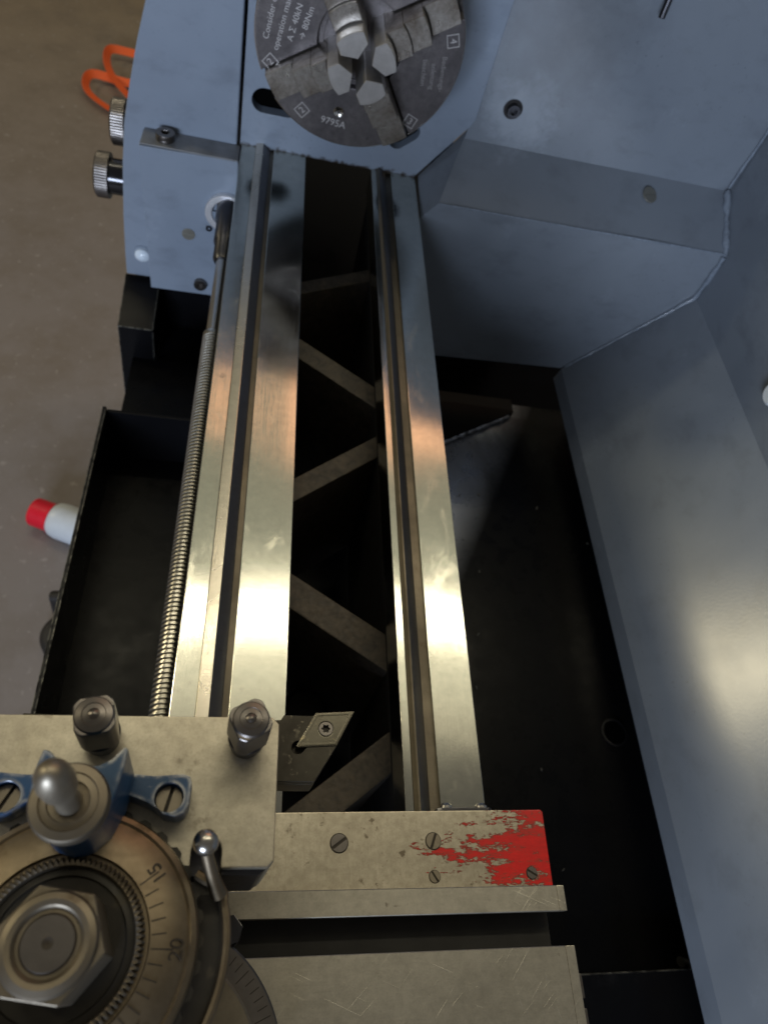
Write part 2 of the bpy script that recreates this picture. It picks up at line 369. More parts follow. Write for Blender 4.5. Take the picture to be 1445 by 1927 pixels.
def link(name, me, parent=None, loc=None, rot=None):
    o = bpy.data.objects.new(name, me); C.objects.link(o)
    if loc is not None: o.location = Vector(loc) * S
    if rot is not None: o.rotation_euler = rot
    if parent is not None:
        o.parent = parent
        w = parent.get('_base')
        if w is not None: o.matrix_parent_inverse = Matrix.Translation(-Vector(w))
    return o

def weighted(o):
    w = o.modifiers.new('weighted', 'WEIGHTED_NORMAL'); w.keep_sharp = True; w.weight = 100; w.mode = 'FACE_AREA'

def part(name, bm, mat, parent=None, bevel=0.0, seg=2, angle=32, loc=None, rot=None, label=None):
    o = link(name, mesh_of(bm, name, mat, bevel, seg, angle), parent, loc, rot)
    if bevel: weighted(o)
    if label: o['label'] = label
    return o

def thing(name, label, cat, base, group=None):
    o = bpy.data.objects.new(name, None); C.objects.link(o); o.empty_display_size = 0.02
    o.location = Vector(base) * S; o['_base'] = tuple(Vector(base) * S)
    o['label'] = label; o['category'] = cat
    if group: o['group'] = group
    return o

def tag(o, label, cat, group=None, kind=None):
    if label: o['label'] = label
    if cat: o['category'] = cat
    if group: o['group'] = group
    if kind: o['kind'] = kind
    return o

def text(name, s, size, mat, parent, loc, rot, depth=0.05, spacing=1.0, label=None):
    cu = bpy.data.curves.new('t', 'FONT'); cu.body = s; cu.size = size * S; cu.extrude = depth * S
    cu.align_x = 'CENTER'; cu.align_y = 'CENTER'; cu.space_character = spacing; cu.resolution_u = 3
    to = bpy.data.objects.new('t', cu); C.objects.link(to)
    dg = bpy.context.evaluated_depsgraph_get(); dg.update()
    me = bpy.data.meshes.new_from_object(to.evaluated_get(dg)); me.name = name
    bpy.data.objects.remove(to); bpy.data.curves.remove(cu)
    me.materials.clear(); me.materials.append(M[mat])
    o = link(name, me, parent, loc, rot)
    if label: o['label'] = label
    return o

def slotted_head(bm, r, h, w, d):
    """screw head, axis z, top at z=h, with a real cut slot of width w and depth d"""
    for s in (-1, 1):
        a = math.asin(min(0.99, w / 2 / r))
        pts = circ(0, 0, r, 18, a if s > 0 else PI + a, PI - a if s > 0 else 2 * PI - a, end=True)
        prism(bm, pts, 'z', 0, h)
    lathe(bm, [(0, 0), (r * 0.995, 0), (r * 0.995, h - d), (0, h - d)], n=36)
    return bm

def socket_head(bm, r, h, ri, d):
    prism(bm, circ(0, 0, r, 36), 'z', h - d, h, holes=[circ(0, 0, ri, 6)])
    lathe(bm, [(0, 0), (r, 0), (r, h - d + 0.01), (0, h - d + 0.01)], n=36)
    return bm

def sheet(pts, thick=1.6):
    bm = NB(); P = [Vector(p) for p in pts]
    nrm = Vector((0, 0, 0))
    for i in range(1, len(P) - 1): nrm += (P[i] - P[0]).cross(P[i + 1] - P[0])
    nrm.normalize()
    a = [bm.verts.new(p) for p in P]; b = [bm.verts.new(p - nrm * thick) for p in P]
    bm.faces.new(a); bm.faces.new(list(reversed(b)))
    for i in range(len(P)):
        j = (i + 1) % len(P); bm.faces.new((a[j], a[i], b[i], b[j]))
    return bm

# ------------------------------------------------------------------ floor
bm = NB(); box(bm, -5000, 3500, -3500, 7000, -760, -700)
tag(part('floor', bm, 'floor'), None, None, kind='structure')

# ------------------------------------------------------------------ stand
st = thing('lathe_stand', 'black steel lathe stand with stepped block below the headstock', 'stand', (60, 100, -700))
bm = NB(); box(bm, -160, 330, 74, 420, -700, -146); part('pedestal', bm, 'black', st, bevel=1.5)
bm = NB(); prism(bm, [(20, -330), (20, -163), (73.5, -147), (73.5, -330)], 'x', -168, -137); part('front_block', bm, 'black', st, bevel=1.0)
bm = NB(); box(bm, -136.6, 100, 20, 73, -330, -203); part('front_block', bm, 'black', st, bevel=1.0)
bm = NB(); box(bm, -110, 240, -640, 15, -700, -232); part('cabinet', bm, 'black', st, bevel=2)
ft = thing('levelling_foot', 'dark round rubber foot on the floor beside the chip tray', 'foot', (-262, -62, -700))
bm = NB(); lathe(bm, [(0, -700), (34, -700), (36, -696), (36, -680), (30, -674), (12, -670), (12, -640), (0, -640)], (-262, -62, 0)); part('pad', bm, 'rubber', ft)
bm = NB(); tube(bm, [(-262, -62, -642), (-262, -62, -560), (-120, -62, -540)], 9, 12); part('bracket', bm, 'rubber', ft)

# ------------------------------------------------------------------ chip tray
tr = thing('chip_tray', 'glossy black sheet metal chip tray under the bed', 'tray', (60, -250, -232))
bm = NB(); box(bm, -157, 305, -640, 21, -204, -200); part('tray_floor', bm, 'tray_glint', tr)
bm = NB(); box(bm, -159, -156, -640, -95, -231, -140); part('side_wall', bm, 'black', tr, bevel=0.8, label='left tray wall with a worn bright top edge')
bm = NB(); box(bm, -156, -60, -98, -95, -231, -143); part('end_wall', bm, 'matteblack', tr, bevel=0.8)
bm = NB(); box(bm, 302, 305, -640, 21, -200, -120); part('side_wall', bm, 'black', tr, bevel=0.8)
bm = NB(); prism(bm, [(75, -88), (142, -46), (222, 3), (222, 20.5), (75, 20.5)], 'z', -199.6, -192); part('corner_shelf', bm, 'matteblack', tr, bevel=0.5)
bm = NB(); box(bm, 60, 281, -640, -484, -199.6, -186); part('end_step', bm, 'black', tr, bevel=1.0)
bm = NB(); prism(bm, circ(262, -324, 11, 36), 'z', -199.8, -198.9, holes=[circ(262, -324, 9.4, 36)]); part('drain_ring', bm, 'glossblack', tr)
bm = NB(); lathe(bm, [(0, 0), (9.3, 0), (9.3, 0.3), (0, 0.3)], (262, -324, -199.9)); part('drain_hole', bm, 'void', tr)
def bead(pts, rad, amp, step=3.0, seed=1, n=10):
    rnd = random.Random(seed); P = [Vector(p) for p in pts]; out = []; rr = []
    for a, b in zip(P, P[1:]):
        k = max(2, int((b - a).length / step))
        for i in range(k):
            out.append(a.lerp(b, i / k) + Vector((rnd.uniform(-1, 1), rnd.uniform(-1, 1), rnd.uniform(-1, 1))) * amp)
            rr.append(rad * rnd.uniform(0.65, 1.35))
    out.append(P[-1]); rr.append(rad * 0.7)
    bm = NB(); tube(bm, out, rr, n); return bm
part('weld_bead', bead([(128, -54, -196), (165, -31, -196), (192, -15, -196), (217, 0, -196)], 2.2, 0.5, 2.6, 3), 'blackweld', tr, angle=60)
part('weld_bead', bead([(272, -481, -197), (279, -482, -190), (284, -489, -188)], 2.6, 1.6, 2.0, 5), 'brassy', tr, angle=60)
part('weld_bead', bead([(283, -486, -188), (296, -516, -190), (300, -600, -190)], 1.2, 0.5, 2.5, 8), 'black', tr, angle=60)
rnd = random.Random(4)
chips = NB()
for k in range(16):
    x = rnd.uniform(95, 290); y = rnd.uniform(-560, -60); r = rnd.uniform(0.3, 0.7)
    tube(chips, [(x, y, -199.3 if not (x < 281 and y < -484) else -185.3), (x + rnd.uniform(-2.5, 2.5), y + rnd.uniform(-2.5, 2.5), -198.6 if not (x < 281 and y < -484) else -184.6)], r, 5)
o = part('metal_chips', chips, 'brassy'); tag(o, 'scattered tiny metal chips lying in the black tray', 'chips', kind='stuff')

# ------------------------------------------------------------------ splash guard
sg = thing('splash_guard', 'blue-grey sheet metal splash guard behind and beside the bed', 'splash guard', (250, -200, -142))
bm = NB(); box(bm, 100.8, 338, 70, 72, 34, 300); part('end_wall', bm, 'guard', sg)
# sloping shelf, from the end wall down towards the lower wall
part('sloping_shelf', sheet([(83.3, 20, 10.5), (338, 20, 12.5), (338, 70, 39.5), (100.2, 70, 38)]), 'guard', sg)
part('lower_wall', sheet([(72.2, 20, -5), (72.2, 20, -148), (254, 20, -139), (338, 20, -34), (338, 20, 12.3), (83.3, 20, 10.3)]), 'guard', sg)
part('corner_facet', sheet([(72.2, 20, -4.8), (83.2, 20, 10.4), (100.2, 70, 38), (104.5, 70.5, 53), (102, 70.2, 47), (72.6, 70, 0.5)]), 'guard', sg)
bm = NB(); box(bm, 338, 340, -700, 72, -34, 300); part('back_wall', bm, 'guard', sg)
part('sloping_panel', sheet([(255, -700, -140), (338, -700, -34), (338, 20, -34), (255, 20, -140)]), 'guard', sg)
bm = NB(); prism(bm, [(252.5, -154), (255.2, -154), (257.4, -141), (255, -139.6)], 'y', -700, 20); part('hem', bm, 'guard', sg, bevel=0.6)
part('weld_seam', bead([(337, 69, 150), (336.5, 69, 90), (336, 69, 60), (335, 68, 43)], 1.5, 0.25, 6, 11), 'weld', sg, angle=60)
part('weld_seam', bead([(335, 67, 41), (336, 50, 30), (335.5, 32, 20), (336, 19, 12)], 2.6, 0.5, 4, 12), 'weld', sg, angle=60)
part('weld_seam', bead([(336, 19, 10), (336.5, 18.6, -10), (336, 18.6, -33), (325, 18.6, -48)], 2.0, 0.4, 4, 13), 'weld', sg, angle=60)
part('weld_seam', bead([(325, 18.7, -49), (290, 18.9, -93), (257, 19, -136)], 1.3, 0.25, 5, 14), 'weld', sg, angle=60)
part('folded_edge', bead([(84, 19.8, 10.4), (210, 19.8, 11.4), (335, 19.8, 12.4)], 0.9, 0.05, 20, 15), 'weld', sg, angle=60)
bm = NB(); socket_head(bm, 5.0, 5, 2.6, 3); part('socket_screw', bm, 'dark_steel', sg, bevel=0.3, loc=(130, 69.8, 67), rot=(PI / 2, 0, 0))
bm = NB(); prism(bm, circ(0, 0, 7.4, 32), 'z', 0, 0.6); part('washer', bm, 'rubber', sg, loc=(130, 69.9, 67), rot=(PI / 2, 0, 0))
bm = NB(); slotted_head(bm, 6.8, 1.6, 1.2, 0.5); part('slotted_plug', bm, 'brassy', sg, bevel=0.3, loc=(262.5, 54, 30.9), rot=(math.radians(28.4), 0, 0.4))
bm = NB(); lathe(bm, [(0, 0), (16, 0), (17, 1), (17, 4), (15, 5.5), (0, 5.5)]); part('knob_disc', bm, 'bluegrey', sg, loc=(203, 70, 176), rot=(PI / 2, 0, 0))
bm = NB(); tube(bm, [(203.5, 61, 168), (204, 59, 150)], 2.4, 14); part('knob_pin', bm, 'dark_steel', sg, bevel=0.3)
bm = NB(); lathe(bm, [(0, 0), (9, 0), (9, 3), (7, 5), (0, 5)]); part('wall_button', bm, 'white', sg, loc=(337.8, -127, -2), rot=(0, -PI / 2, 0))

# ------------------------------------------------------------------ bed
bed = thing('lathe_bed', 'ground steel lathe bed with two long parallel ways and cast ribs', 'lathe bed', (0, -300, -150))
YN, YF = -720, 68.5
def strip(name, prof, mat, parent, lo=YN, hi=YF, bevel=0.25):
    bm = NB(); prism(bm, prof, 'y', lo, hi); return part(name, bm, mat, parent, bevel=bevel, seg=1)
strip('front_outer_way', [(-70.4, -30), (-70.4, -0.5), (-70, 0), (-59.2, 0), (-59.2, -30)], 'way', bed)
strip('front_ridge', [(-59.2, -30), (-59.2, 2.6), (-58.8, 2.9), (-54.0, 3.7), (-53.4, 3.6), (-56, -30)], 'ridge', bed)
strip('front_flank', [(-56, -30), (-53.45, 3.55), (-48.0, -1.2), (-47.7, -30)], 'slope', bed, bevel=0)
strip('front_groove', [(-47.7, -30), (-47.9, -1.6), (-45.2, -1.4), (-44.3, -30)], 'groove', bed, bevel=0)
strip('front_flat_way', [(-45.2, -30), (-45.2, -0.5), (-44.8, 0), (-29.2, 0), (-20.3, -0.16), (-20, -0.5), (-20, -22), (-24, -30)], 'way', bed)
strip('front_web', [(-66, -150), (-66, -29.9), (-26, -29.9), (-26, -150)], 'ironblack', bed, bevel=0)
strip('rear_inner_way', [(33.2, -20), (33.2, -0.5), (33.5, 0), (37.2, 0), (37.2, -20)], 'way', bed)
strip('rear_rib_edge', [(37.2, -20), (37.2, 0.2), (38.8, 2.2), (39.6, 2.2), (39.6, -20)], 'groove', bed, bevel=0)
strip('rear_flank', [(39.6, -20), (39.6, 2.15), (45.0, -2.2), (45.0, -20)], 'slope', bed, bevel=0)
strip('rear_groove', [(45.0, -20), (45.0, -2.4), (49.2, -2.2), (49.2, -20)], 'groove', bed, bevel=0)
strip('rear_flat_way', [(49.2, -30), (49.2, -0.3), (49.5, 0), (61, 0), (69.7, -0.16), (70, -0.5), (70, -22), (66, -30)], 'way', bed)
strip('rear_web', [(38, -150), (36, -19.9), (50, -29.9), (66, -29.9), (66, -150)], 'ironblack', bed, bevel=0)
for (ya, yb, w) in ((-46, -10, 14), (-94, -144, 20), (-232, -178, 18), (-283, -328, 22), (-424, -372, 21)):
    # rib runs from the front web (x=-26) to the rear web (x=42); w = thickness measured along y
    bm = NB(); prism(bm, [(-27, ya), (43, yb), (43, yb - w), (-27, ya - w)], 'z', -150, -35)
    part('rib', bm, 'iron', bed, bevel=1.4)
bm = NB(); lathe(bm, [(0, 0), (15, 0), (15, 22), (11, 27), (0, 28)]); part('casting_boss', bm, 'ironblack', bed, loc=(4, -338, -150))

# ------------------------------------------------------------------ headstock
hs = thing('headstock', 'blue-grey painted headstock casing with black slots behind the chuck', 'headstock', (0, 230, -143))
def capsule(cx, cz, half, r, ang, n=14):
    p = circ(half, 0, r, n, -PI / 2, PI / 2, True) + circ(-half, 0, r, n, PI / 2, 3 * PI / 2, True)
    c, s = math.cos(ang), math.sin(ang)
    return [(cx + x * c - z * s, cz + x * s + z * c) for x, z in p]
slotL = capsule(-47, 36, 9, 9.0, 0.0); slotR = capsule(53, 31, 6, 7.0, 0.75)
bm = NB(); prism(bm, [(-71.6, -1), (-71.6, 250), (103, 250), (104, 54), (102, 49), (68.5, -1)], 'y', 68, 92, holes=[slotL, slotR]); part('front_casting', bm, 'casting', hs, bevel=0.7)
for c_ in (slotL, slotR):
    bm = NB(); prism(bm, c_, 'y', 78, 88); part('slot_recess', bm, 'void', hs)
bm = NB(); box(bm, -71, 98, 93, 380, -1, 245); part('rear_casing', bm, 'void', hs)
bm = NB(); prism(bm, [(-74, -143), (-74, 250), (-104, 250), (-126, 150), (-138.5, 85), (-145.5, 59), (-152, 30), (-158, 0), (-161.6, -33), (-164.5, -81), (-165.8, -120), (-166, -143)], 'y', 68, 380); part('front_cover', bm, 'bluegrey', hs, bevel=1.6, seg=3)
bm = NB(); lathe(bm, [(0, 90), (36, 90), (36, 50), (0, 50)], (0, 0, 116.4), axis='y'); part('spindle_nose', bm, 'dark_steel', hs)
bm = NB(); lathe(bm, [(0, 0), (5.4, 0), (6.6, 1.5), (6.2, 4), (3.5, 6.5), (0, 7.5)]); part('sight_glass', bm, 'glass', hs, loc=(-150.5, 68.2, -118), rot=(PI / 2, 0, 0))
bm = NB(); prism(bm, circ(0, 0, 8.2, 32), 'z', 0, 1.0); part('sight_glass_ring', bm, 'bluegrey', hs, bevel=0.3, loc=(-150.5, 68.1, -118), rot=(PI / 2, 0, 0))
def knob(y, z, r, reach):
    k = NB(); lathe(k, [(0, -150), (r * 0.80, -150), (r * 0.80, -150 - reach + 11), (0, -150 - reach + 11)], (0, y, z), axis='x', n=48)
    o = part('knob', k, 'chromeknob', hs)
    g = NB(); e = -150 - reach
    lathe(g, [(0, e + 11.2), (r, e + 11.2), (r, e + 1.4), (r - 1.5, e), (r * 0.5, e), (0, e + 0.4)], (0, y, z), axis='x', n=180, radial=lambda i, n, rr, h: rr + (0.28 if (i % 3 == 0 and rr > r - 0.5) else 0))
    gg = part('knurled_grip', g, 'bolt', None, angle=25); gg.parent = o; gg.matrix_parent_inverse = Matrix.Identity(4)
M['chromeknob'] = flat('polished_black_knob', (0.05, 0.05, 0.055), 0.16, metal=0.85, var=0.2)
knob(96, -66, 18.0, 39)
knob(128, -36, 18.0, 29)

# ------------------------------------------------------------------ feed gearbox
gb = thing('feed_gearbox', 'blue-grey feed gearbox block under the headstock with cap screws', 'gearbox', (-107, 58, -134))
bm = NB(); prism(bm, [(-144.2, -3), (-71.2, -2), (-71.2, -134), (-141, -135)], 'y', 45, 67.6); part('casing', bm, 'bluegrey', gb, bevel=0.7)
M['toplate'] = flat('bare_grey_top', (0.24, 0.245, 0.25), 0.45, metal=0.3, var=0.3, ns=90)
bm = NB(); prism(bm, [(-143.8, 45.8), (-71.6, 45.8), (-71.6, 67.4), (-143, 67.4)], 'z', -2.4, -1.4); part('top_plate', bm, 'toplate', gb, bevel=0.2)
bm = NB(); socket_head(bm, 7.2, 5.5, 3.2, 3.6); part('cap_screw', bm, 'bolt', gb, bevel=0.7, loc=(-126.5, 57, -1.5))
bm = NB(); slotted_head(bm, 5.4, 0.9, 0.5, 0.3); part('flush_plug', bm, 'brassy', gb, bevel=0.2, loc=(-108.3, 45.2, -73), rot=(PI / 2, 0, 0))
bm = NB(); socket_head(bm, 5.6, 4, 2.8, 3); part('cap_screw', bm, 'bolt', gb, bevel=0.5, loc=(-98, 45.2, -122), rot=(PI / 2, 0, 0))
bm = NB(); socket_head(bm, 2.6, 2, 1.2, 1.4); part('cap_screw', bm, 'dark_steel', gb, bevel=0.2, loc=(-91.5, 43, -62), rot=(PI / 2, 0, 0))
bm = NB(); prism(bm, circ(-78, -46, 17, 56), 'y', 40, 45.3, holes=[circ(-78, -46, 11.5, 56)]); part('bearing_flange', bm, 'alu', gb, bevel=1.4, seg=3)
bm = NB(); prism(bm, [(-93, -46), (-93, -64), (-88, -66), (-78, -66), (-70, -66), (-70, -46)], 'y', 42, 45.2); part('bearing_seat', bm, 'bluegrey', gb, bevel=0.6)

# ------------------------------------------------------------------ lead screw
ls = thing('lead_screw', 'long threaded steel lead screw running beside the front way', 'lead screw', (-76.5, -300, -46))
LX, LZ = -76.3, -41
bm = NB(); lathe(bm, [(0, 47), (9.5, 47), (9.5, 26), (8.2, 22), (8.2, -2), (7.0, -4), (7.0, -22), (5.4, -26), (0, -26)], (LX, 0, LZ), axis='y', n=40); part('collar', bm, 'collar' if 'collar' in M else 'dark_steel', ls)
bm = NB(); lathe(bm, [(0, -20), (4.4, -20), (4.4, -110), (0, -110)], (LX, 0, LZ), axis='y', n=32); part('plain_rod', bm, 'bright', ls)
bm = NB()
pitch, R1, R0, seg = 2.6, 6.1, 4.9, 20
y0, y1 = -106.0, -700.0
prof = [(0.0, R0), (0.30, R0), (0.46, R1), (0.84, R1)]
turns = int((y0 - y1) / pitch)
rows = []
for i in range(turns * seg + 1):
    a = 2 * PI * i / seg; y = y0 - pitch * i / seg
    rows.append([bm.verts.new((LX + r * math.cos(a), y - p * pitch, LZ + r * math.sin(a))) for p, r in prof])
for i in range(len(rows) - 1):
    for k in range(3): bm.faces.new((rows[i][k], rows[i][k + 1], rows[i + 1][k + 1], rows[i + 1][k]))
    if i + seg + 1 < len(rows): bm.faces.new((rows[i][3], rows[i + seg][0], rows[i + seg + 1][0], rows[i + 1][3]))
part('screw_thread', bm, 'thread', ls, angle=40)
bm = NB(); lathe(bm, [(0, -103), (5.2, -103), (6.1, -104.5), (6.1, -108), (0, -108)], (LX, 0, LZ), axis='y', n=40); part('thread_shoulder', bm, 'thread', ls)

# ------------------------------------------------------------------ chuck
ZC = 116.4
ck = thing('lathe_chuck', 'round four-jaw steel chuck with engraved lettering', 'chuck', (0, 30, ZC - 65))
A0 = math.radians(33)
bm = NB()
HW = 9.3
for k in range(4):
    a1 = A0 + k * PI / 2; a2 = a1 + PI / 2
    ro, ri = 64.6, 26.5
    s1 = a1 + math.asin(HW / ro); e1 = a2 - math.asin(HW / ro)
    s2 = a1 + math.asin(HW / ri); e2 = a2 - math.asin(HW / ri)
    poly = circ(0, 0, ro, 28, s1, e1, True) + circ(0, 0, ri, 12, e2, s2, True)
    prism(bm, poly, 'y', 0, 11.9)
cb = part('face_sectors', bm, 'chuck', ck, bevel=1.1, loc=(0, 0, ZC))
for k in range(4):
    a1 = A0 + k * PI / 2; da = math.asin(HW / 64.4)
    bm = NB(); tube(bm, [(x, 0.75, z) for x, z in circ(0, 0, 64.35, 30, a1 + da, a1 + PI / 2 - da, True)], 0.55, 8); part('rim_edge', bm, 'bright', ck, loc=(0, 0, ZC))
bm = NB(); lathe(bm, [(14, 6), (24.6, 6), (25.4, 11.5), (64.9, 11.5), (65, 12), (65, 50), (63, 52), (14, 52), (14, 6)], axis='y', n=120); part('body', bm, 'chuck', ck, loc=(0, 0, ZC))
bm = NB(); lathe(bm, [(0, 40), (14.2, 40), (14.2, 41), (0, 41)], axis='y', n=48); part('through_hole', bm, 'void', ck, loc=(0, 0, ZC))
bm = NB(); prism(bm, circ(0, 0, 26.1, 72), 'y', 4.5, 6.5, holes=[circ(0, 0, 22.8, 72)]); part('inner_ring', bm, 'chuck', ck, bevel=0.4, loc=(0, 0, ZC))
JW = 8.6
def arc_edge(R, n=8):
    out = []
    for i in range(n + 1):
        t = -JW + 2 * JW * i / n
        out.append((math.sqrt(R * R - t * t), t))
    return out
jm = NB(); tip = NB(); shade = NB()
levels = [(20.5, -32), (31.0, -21.0), (43.0, -18.0), (62.0, -7.0)]
for i, (R, h) in enumerate(levels):
    outer = arc_edge(R)
    if i == 0:
        prism(tip, [(6.2, 0), (11.6, -JW)] + outer + [(11.6, JW)], 'y', h, 11.0)
    else:
        back = list(reversed(arc_edge(levels[i - 1][0] - 0.05)))
        prism(jm, [back[-1]] + outer + back[:-1], 'y', h, 11.3)
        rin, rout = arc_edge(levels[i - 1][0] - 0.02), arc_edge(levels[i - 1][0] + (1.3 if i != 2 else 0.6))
        prism(shade, [(a, b * 0.99) for a, b in rout] + [(a, b * 0.99) for a, b in reversed(rin)], 'y', h - 0.06, h + 0.5)  # dark strips at the step roots, painting in the corner shade
jaw_me = mesh_of(jm, 'jaw', 'jaw', bevel=0.3, seg=1)
tip_me = mesh_of(tip, 'gripping_tip', 'tip', bevel=0.35, seg=1)
shade_me = mesh_of(shade, 'step_root_shade', 'stamp_shade')
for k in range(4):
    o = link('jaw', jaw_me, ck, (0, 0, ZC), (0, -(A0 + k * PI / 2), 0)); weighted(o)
    for nm, me in (('gripping_tip', tip_me), ('step_root_shade', shade_me)):
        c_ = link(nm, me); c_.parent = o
def chuck_text(s, size, x, z, ang, mat='etch', y=-0.06):
    return text('engraved_text', s, size, mat, ck, (x, y, ZC + z), Matrix.Rotation(-ang, 3, 'Y').to_4x4().to_3x3() .__matmul__(Matrix.Rotation(PI / 2, 3, 'X')).to_euler())
chuck_text('Consider our', 5.2, -55.5, 5.5, math.radians(82))
chuck_text('operation manual', 5.2, -48.0, 4.5, math.radians(80))
chuck_text('A \u03a3 40kN', 5.2, -41.0, 3.8, math.radians(79))
chuck_text('\u2192 80Nm', 5.2, -34.2, 4.6, math.radians(78))
chuck_text('9795A', 6.4, -9.0, -50.5, math.radians(-5))
chuck_text('Bedienungs-', 4.4, 54.5, -6.5, math.radians(-82), 'etchfaint')
chuck_text('anleitung', 4.4, 48.6, -9, math.radians(-82), 'etchfaint')
chuck_text('beachten', 4.4, 42.5, -8, math.radians(-82), 'etchfaint')
def diamond(num, x, z, ang):
    r = 5.4; bm = NB()
    sq = lambda q: [(q * math.cos(i * PI / 2 + PI / 4), q * math.sin(i * PI / 2 + PI / 4)) for i in range(4)]
    prism(bm, sq(r), 'y', -0.08, 0.05, holes=[sq(r - 0.7)])
    part('engraved_frame', bm, 'etch', ck, loc=(x, 0, ZC + z), rot=(0, -ang, 0))
    chuck_text(num, 6.0, x, z, ang)
diamond('2', -53.5, -21, math.radians(52))
diamond('2', -30.5, -46.5, math.radians(50))
diamond('3', 41.5, -39.5, math.radians(-20))
diamond('4', 55.5, 13.5, math.radians(-70))
bm = NB(); lathe(bm, [(0, 0.6), (1.8, -0.2), (2.9, -0.5), (3.6, 0.2), (0, 0.4)], axis='y', n=32); part('dimple', bm, 'bright', ck, loc=(-6.5, -0.1, ZC - 43))

# ------------------------------------------------------------------ saddle
sd = thing('carriage_saddle', 'steel carriage saddle wing with worn bright red paint at its end', 'saddle', (0, -470, 0))
bm = NB(); prism(bm, [(-118, -560), (72, -560), (72, -456.5), (85, -456.5), (85.3, -426.8), (84.3, -426), (-118, -428.5)], 'z', 8, 25); part('saddle_wing', bm, 'saddle', sd, bevel=0.5)
bm = NB(); box(bm, -44, -20.4, -560, -429.5, 0, 8.2); part('way_shoe', bm, 'iron', sd)
bm = NB(); box(bm, 49.6, 69.8, -560, -428.5, 0, 8.2); part('way_shoe', bm, 'iron', sd)
def sl(name, parent, loc, r, ang, mat='bolt', h=0.5):
    bm = NB(); slotted_head(bm, r, h, r * 0.36, min(h * 0.9, 0.6)); o = part(name, bm, mat, parent, bevel=0.12, loc=loc, rot=(0, 0, ang))
    sb = NB(); box(sb, -r * 0.97, r * 0.97, -r * 0.17, r * 0.17, 0, max(0.05, h - min(h * 0.9, 0.6)) + 0.04); part('slot_shade', sb, 'stamp_shade').parent = o  # dark strip on the slot bottom stands in for its shadow
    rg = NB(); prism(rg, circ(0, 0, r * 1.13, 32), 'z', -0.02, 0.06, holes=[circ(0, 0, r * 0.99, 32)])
    g = part('countersink_ring', rg, 'stamp_shade'); g.parent = o; return o
sl('slotted_screw', sd, (-0.3, -438.3, 25), 3.2, math.radians(35), 'bolt')
sl('slotted_screw', sd, (37.1, -437.8, 25), 2.9, math.radians(68), 'nut')
sl('slotted_screw', sd, (36.7, -450.3, 25), 2.1, math.radians(122), 'nut')
sl('slotted_screw', sd, (76.7, -449.6, 25), 2.1, math.radians(150), 'bolt')
wp = NB(); prism(wp, [(43, 9), (67, 9), (67, 14.5), (65.5, 16), (45, 16), (43, 14.5)], 'y', -427, -423.4); w_ = part('way_wiper', wp, 'dark_steel', sd, bevel=0.4)
for x in (47.5, 63):
    bm = NB(); lathe(bm, [(0, 0), (2.6, 0), (2.6, 1.2), (1.6, 2.3), (0, 2.5)], n=24)
    s_ = part('wiper_screw', bm, 'bright', None, loc=(x, -423.6, 12.6), rot=(-PI / 2, 0, 0)); s_.parent = w_

# ------------------------------------------------------------------ cross slide
cs = thing('cross_slide', 'scratched steel cross slide with a dark open tee slot', 'cross slide', (0, -500, 25))
bm = NB()
prism(bm, [(-620, 25.1), (-456, 25.1), (-456, 45), (-464.3, 45), (-464.3, 40.2), (-460.5, 40.2), (-460.5, 33), (-478.5, 33), (-478.5, 40.2), (-475, 40.2), (-475, 45), (-620, 45)], 'x', -112, 77)
part('slide_body', bm, 'plate', cs, bevel=0.25, seg=1)
bm = NB(); prism(bm, [(-456.02, 40), (-456.02, 45), (-464.3, 45), (-464.3, 40)], 'x', 76.9, 79.8); part('slot_lip', bm, 'plate', cs, bevel=0.25)
bm = NB(); prism(bm, [(-475, 30), (-475, 45), (-620, 45), (-620, 30)], 'x', 76.9, 80.4); part('end_face', bm, 'plate', cs, bevel=0.25)
bm = NB(); box(bm, -111, 76.7, -478.3, -460.7, 32.9, 33.4); part('tee_slot_floor', bm, 'ironblack', cs)
for y in (-487, -497):
    bm = NB(); box(bm, 80.4, 82.0, y - 3.6, y + 3.6, 32, 43.5); part('gib_cover', bm, 'bolt', cs, bevel=0.3)

# ------------------------------------------------------------------ compound slide
cp = thing('compound_slide', 'round graduated swivel base of the compound slide on the cross slide', 'compound slide', (-63, -505, 45))
bm = NB(); lathe(bm, [(0, 45), (41, 45), (41, 52), (40.4, 52.6), (0, 52.6)], (-63, -505, 0), n=128); part('swivel_base', bm, 'bolt', cp)
bm = NB(); lathe(bm, [(0, 52.5), (33.5, 52.5), (33.5, 58), (32.8, 58.6), (0, 58.6)], (-63, -505, 0), n=96); part('swivel_hub', bm, 'nut', cp)
bm = NB(); box(bm, -112, -52, -600, -440, 58.5, 92); part('top_slide', bm, 'plate', cp, bevel=0.6)
text('scale_figure', '0', 6, 'stamp_shade', cp, (-38.6, -488.6, 52.66), (0, 0, math.radians(40)))
for k in range(22):
    a = math.radians(2 + k * 4); r0 = 36.4 if k % 5 else 34.6
    bm = NB(); box(bm, r0, 39.6, -0.14, 0.14, 0, 0.08); part('scale_line', bm, 'stamp_shade', cp, loc=(-63, -505, 52.58), rot=(0, 0, a))
bm = NB(); prism(bm, circ(-40.6, -467.6, 4.6, 6, 0.2, 2 * PI + 0.2), 'z', 40, 54); part('clamp_nut', bm, 'dark_steel', cp, bevel=0.4)
bm = NB(); lathe(bm, [(0, 33.4), (4.8, 33.4), (4.8, 40.1), (0, 40.1)], (-40.6, -467.6, 0), n=24); part('tee_bolt', bm, 'dark_steel', cp)

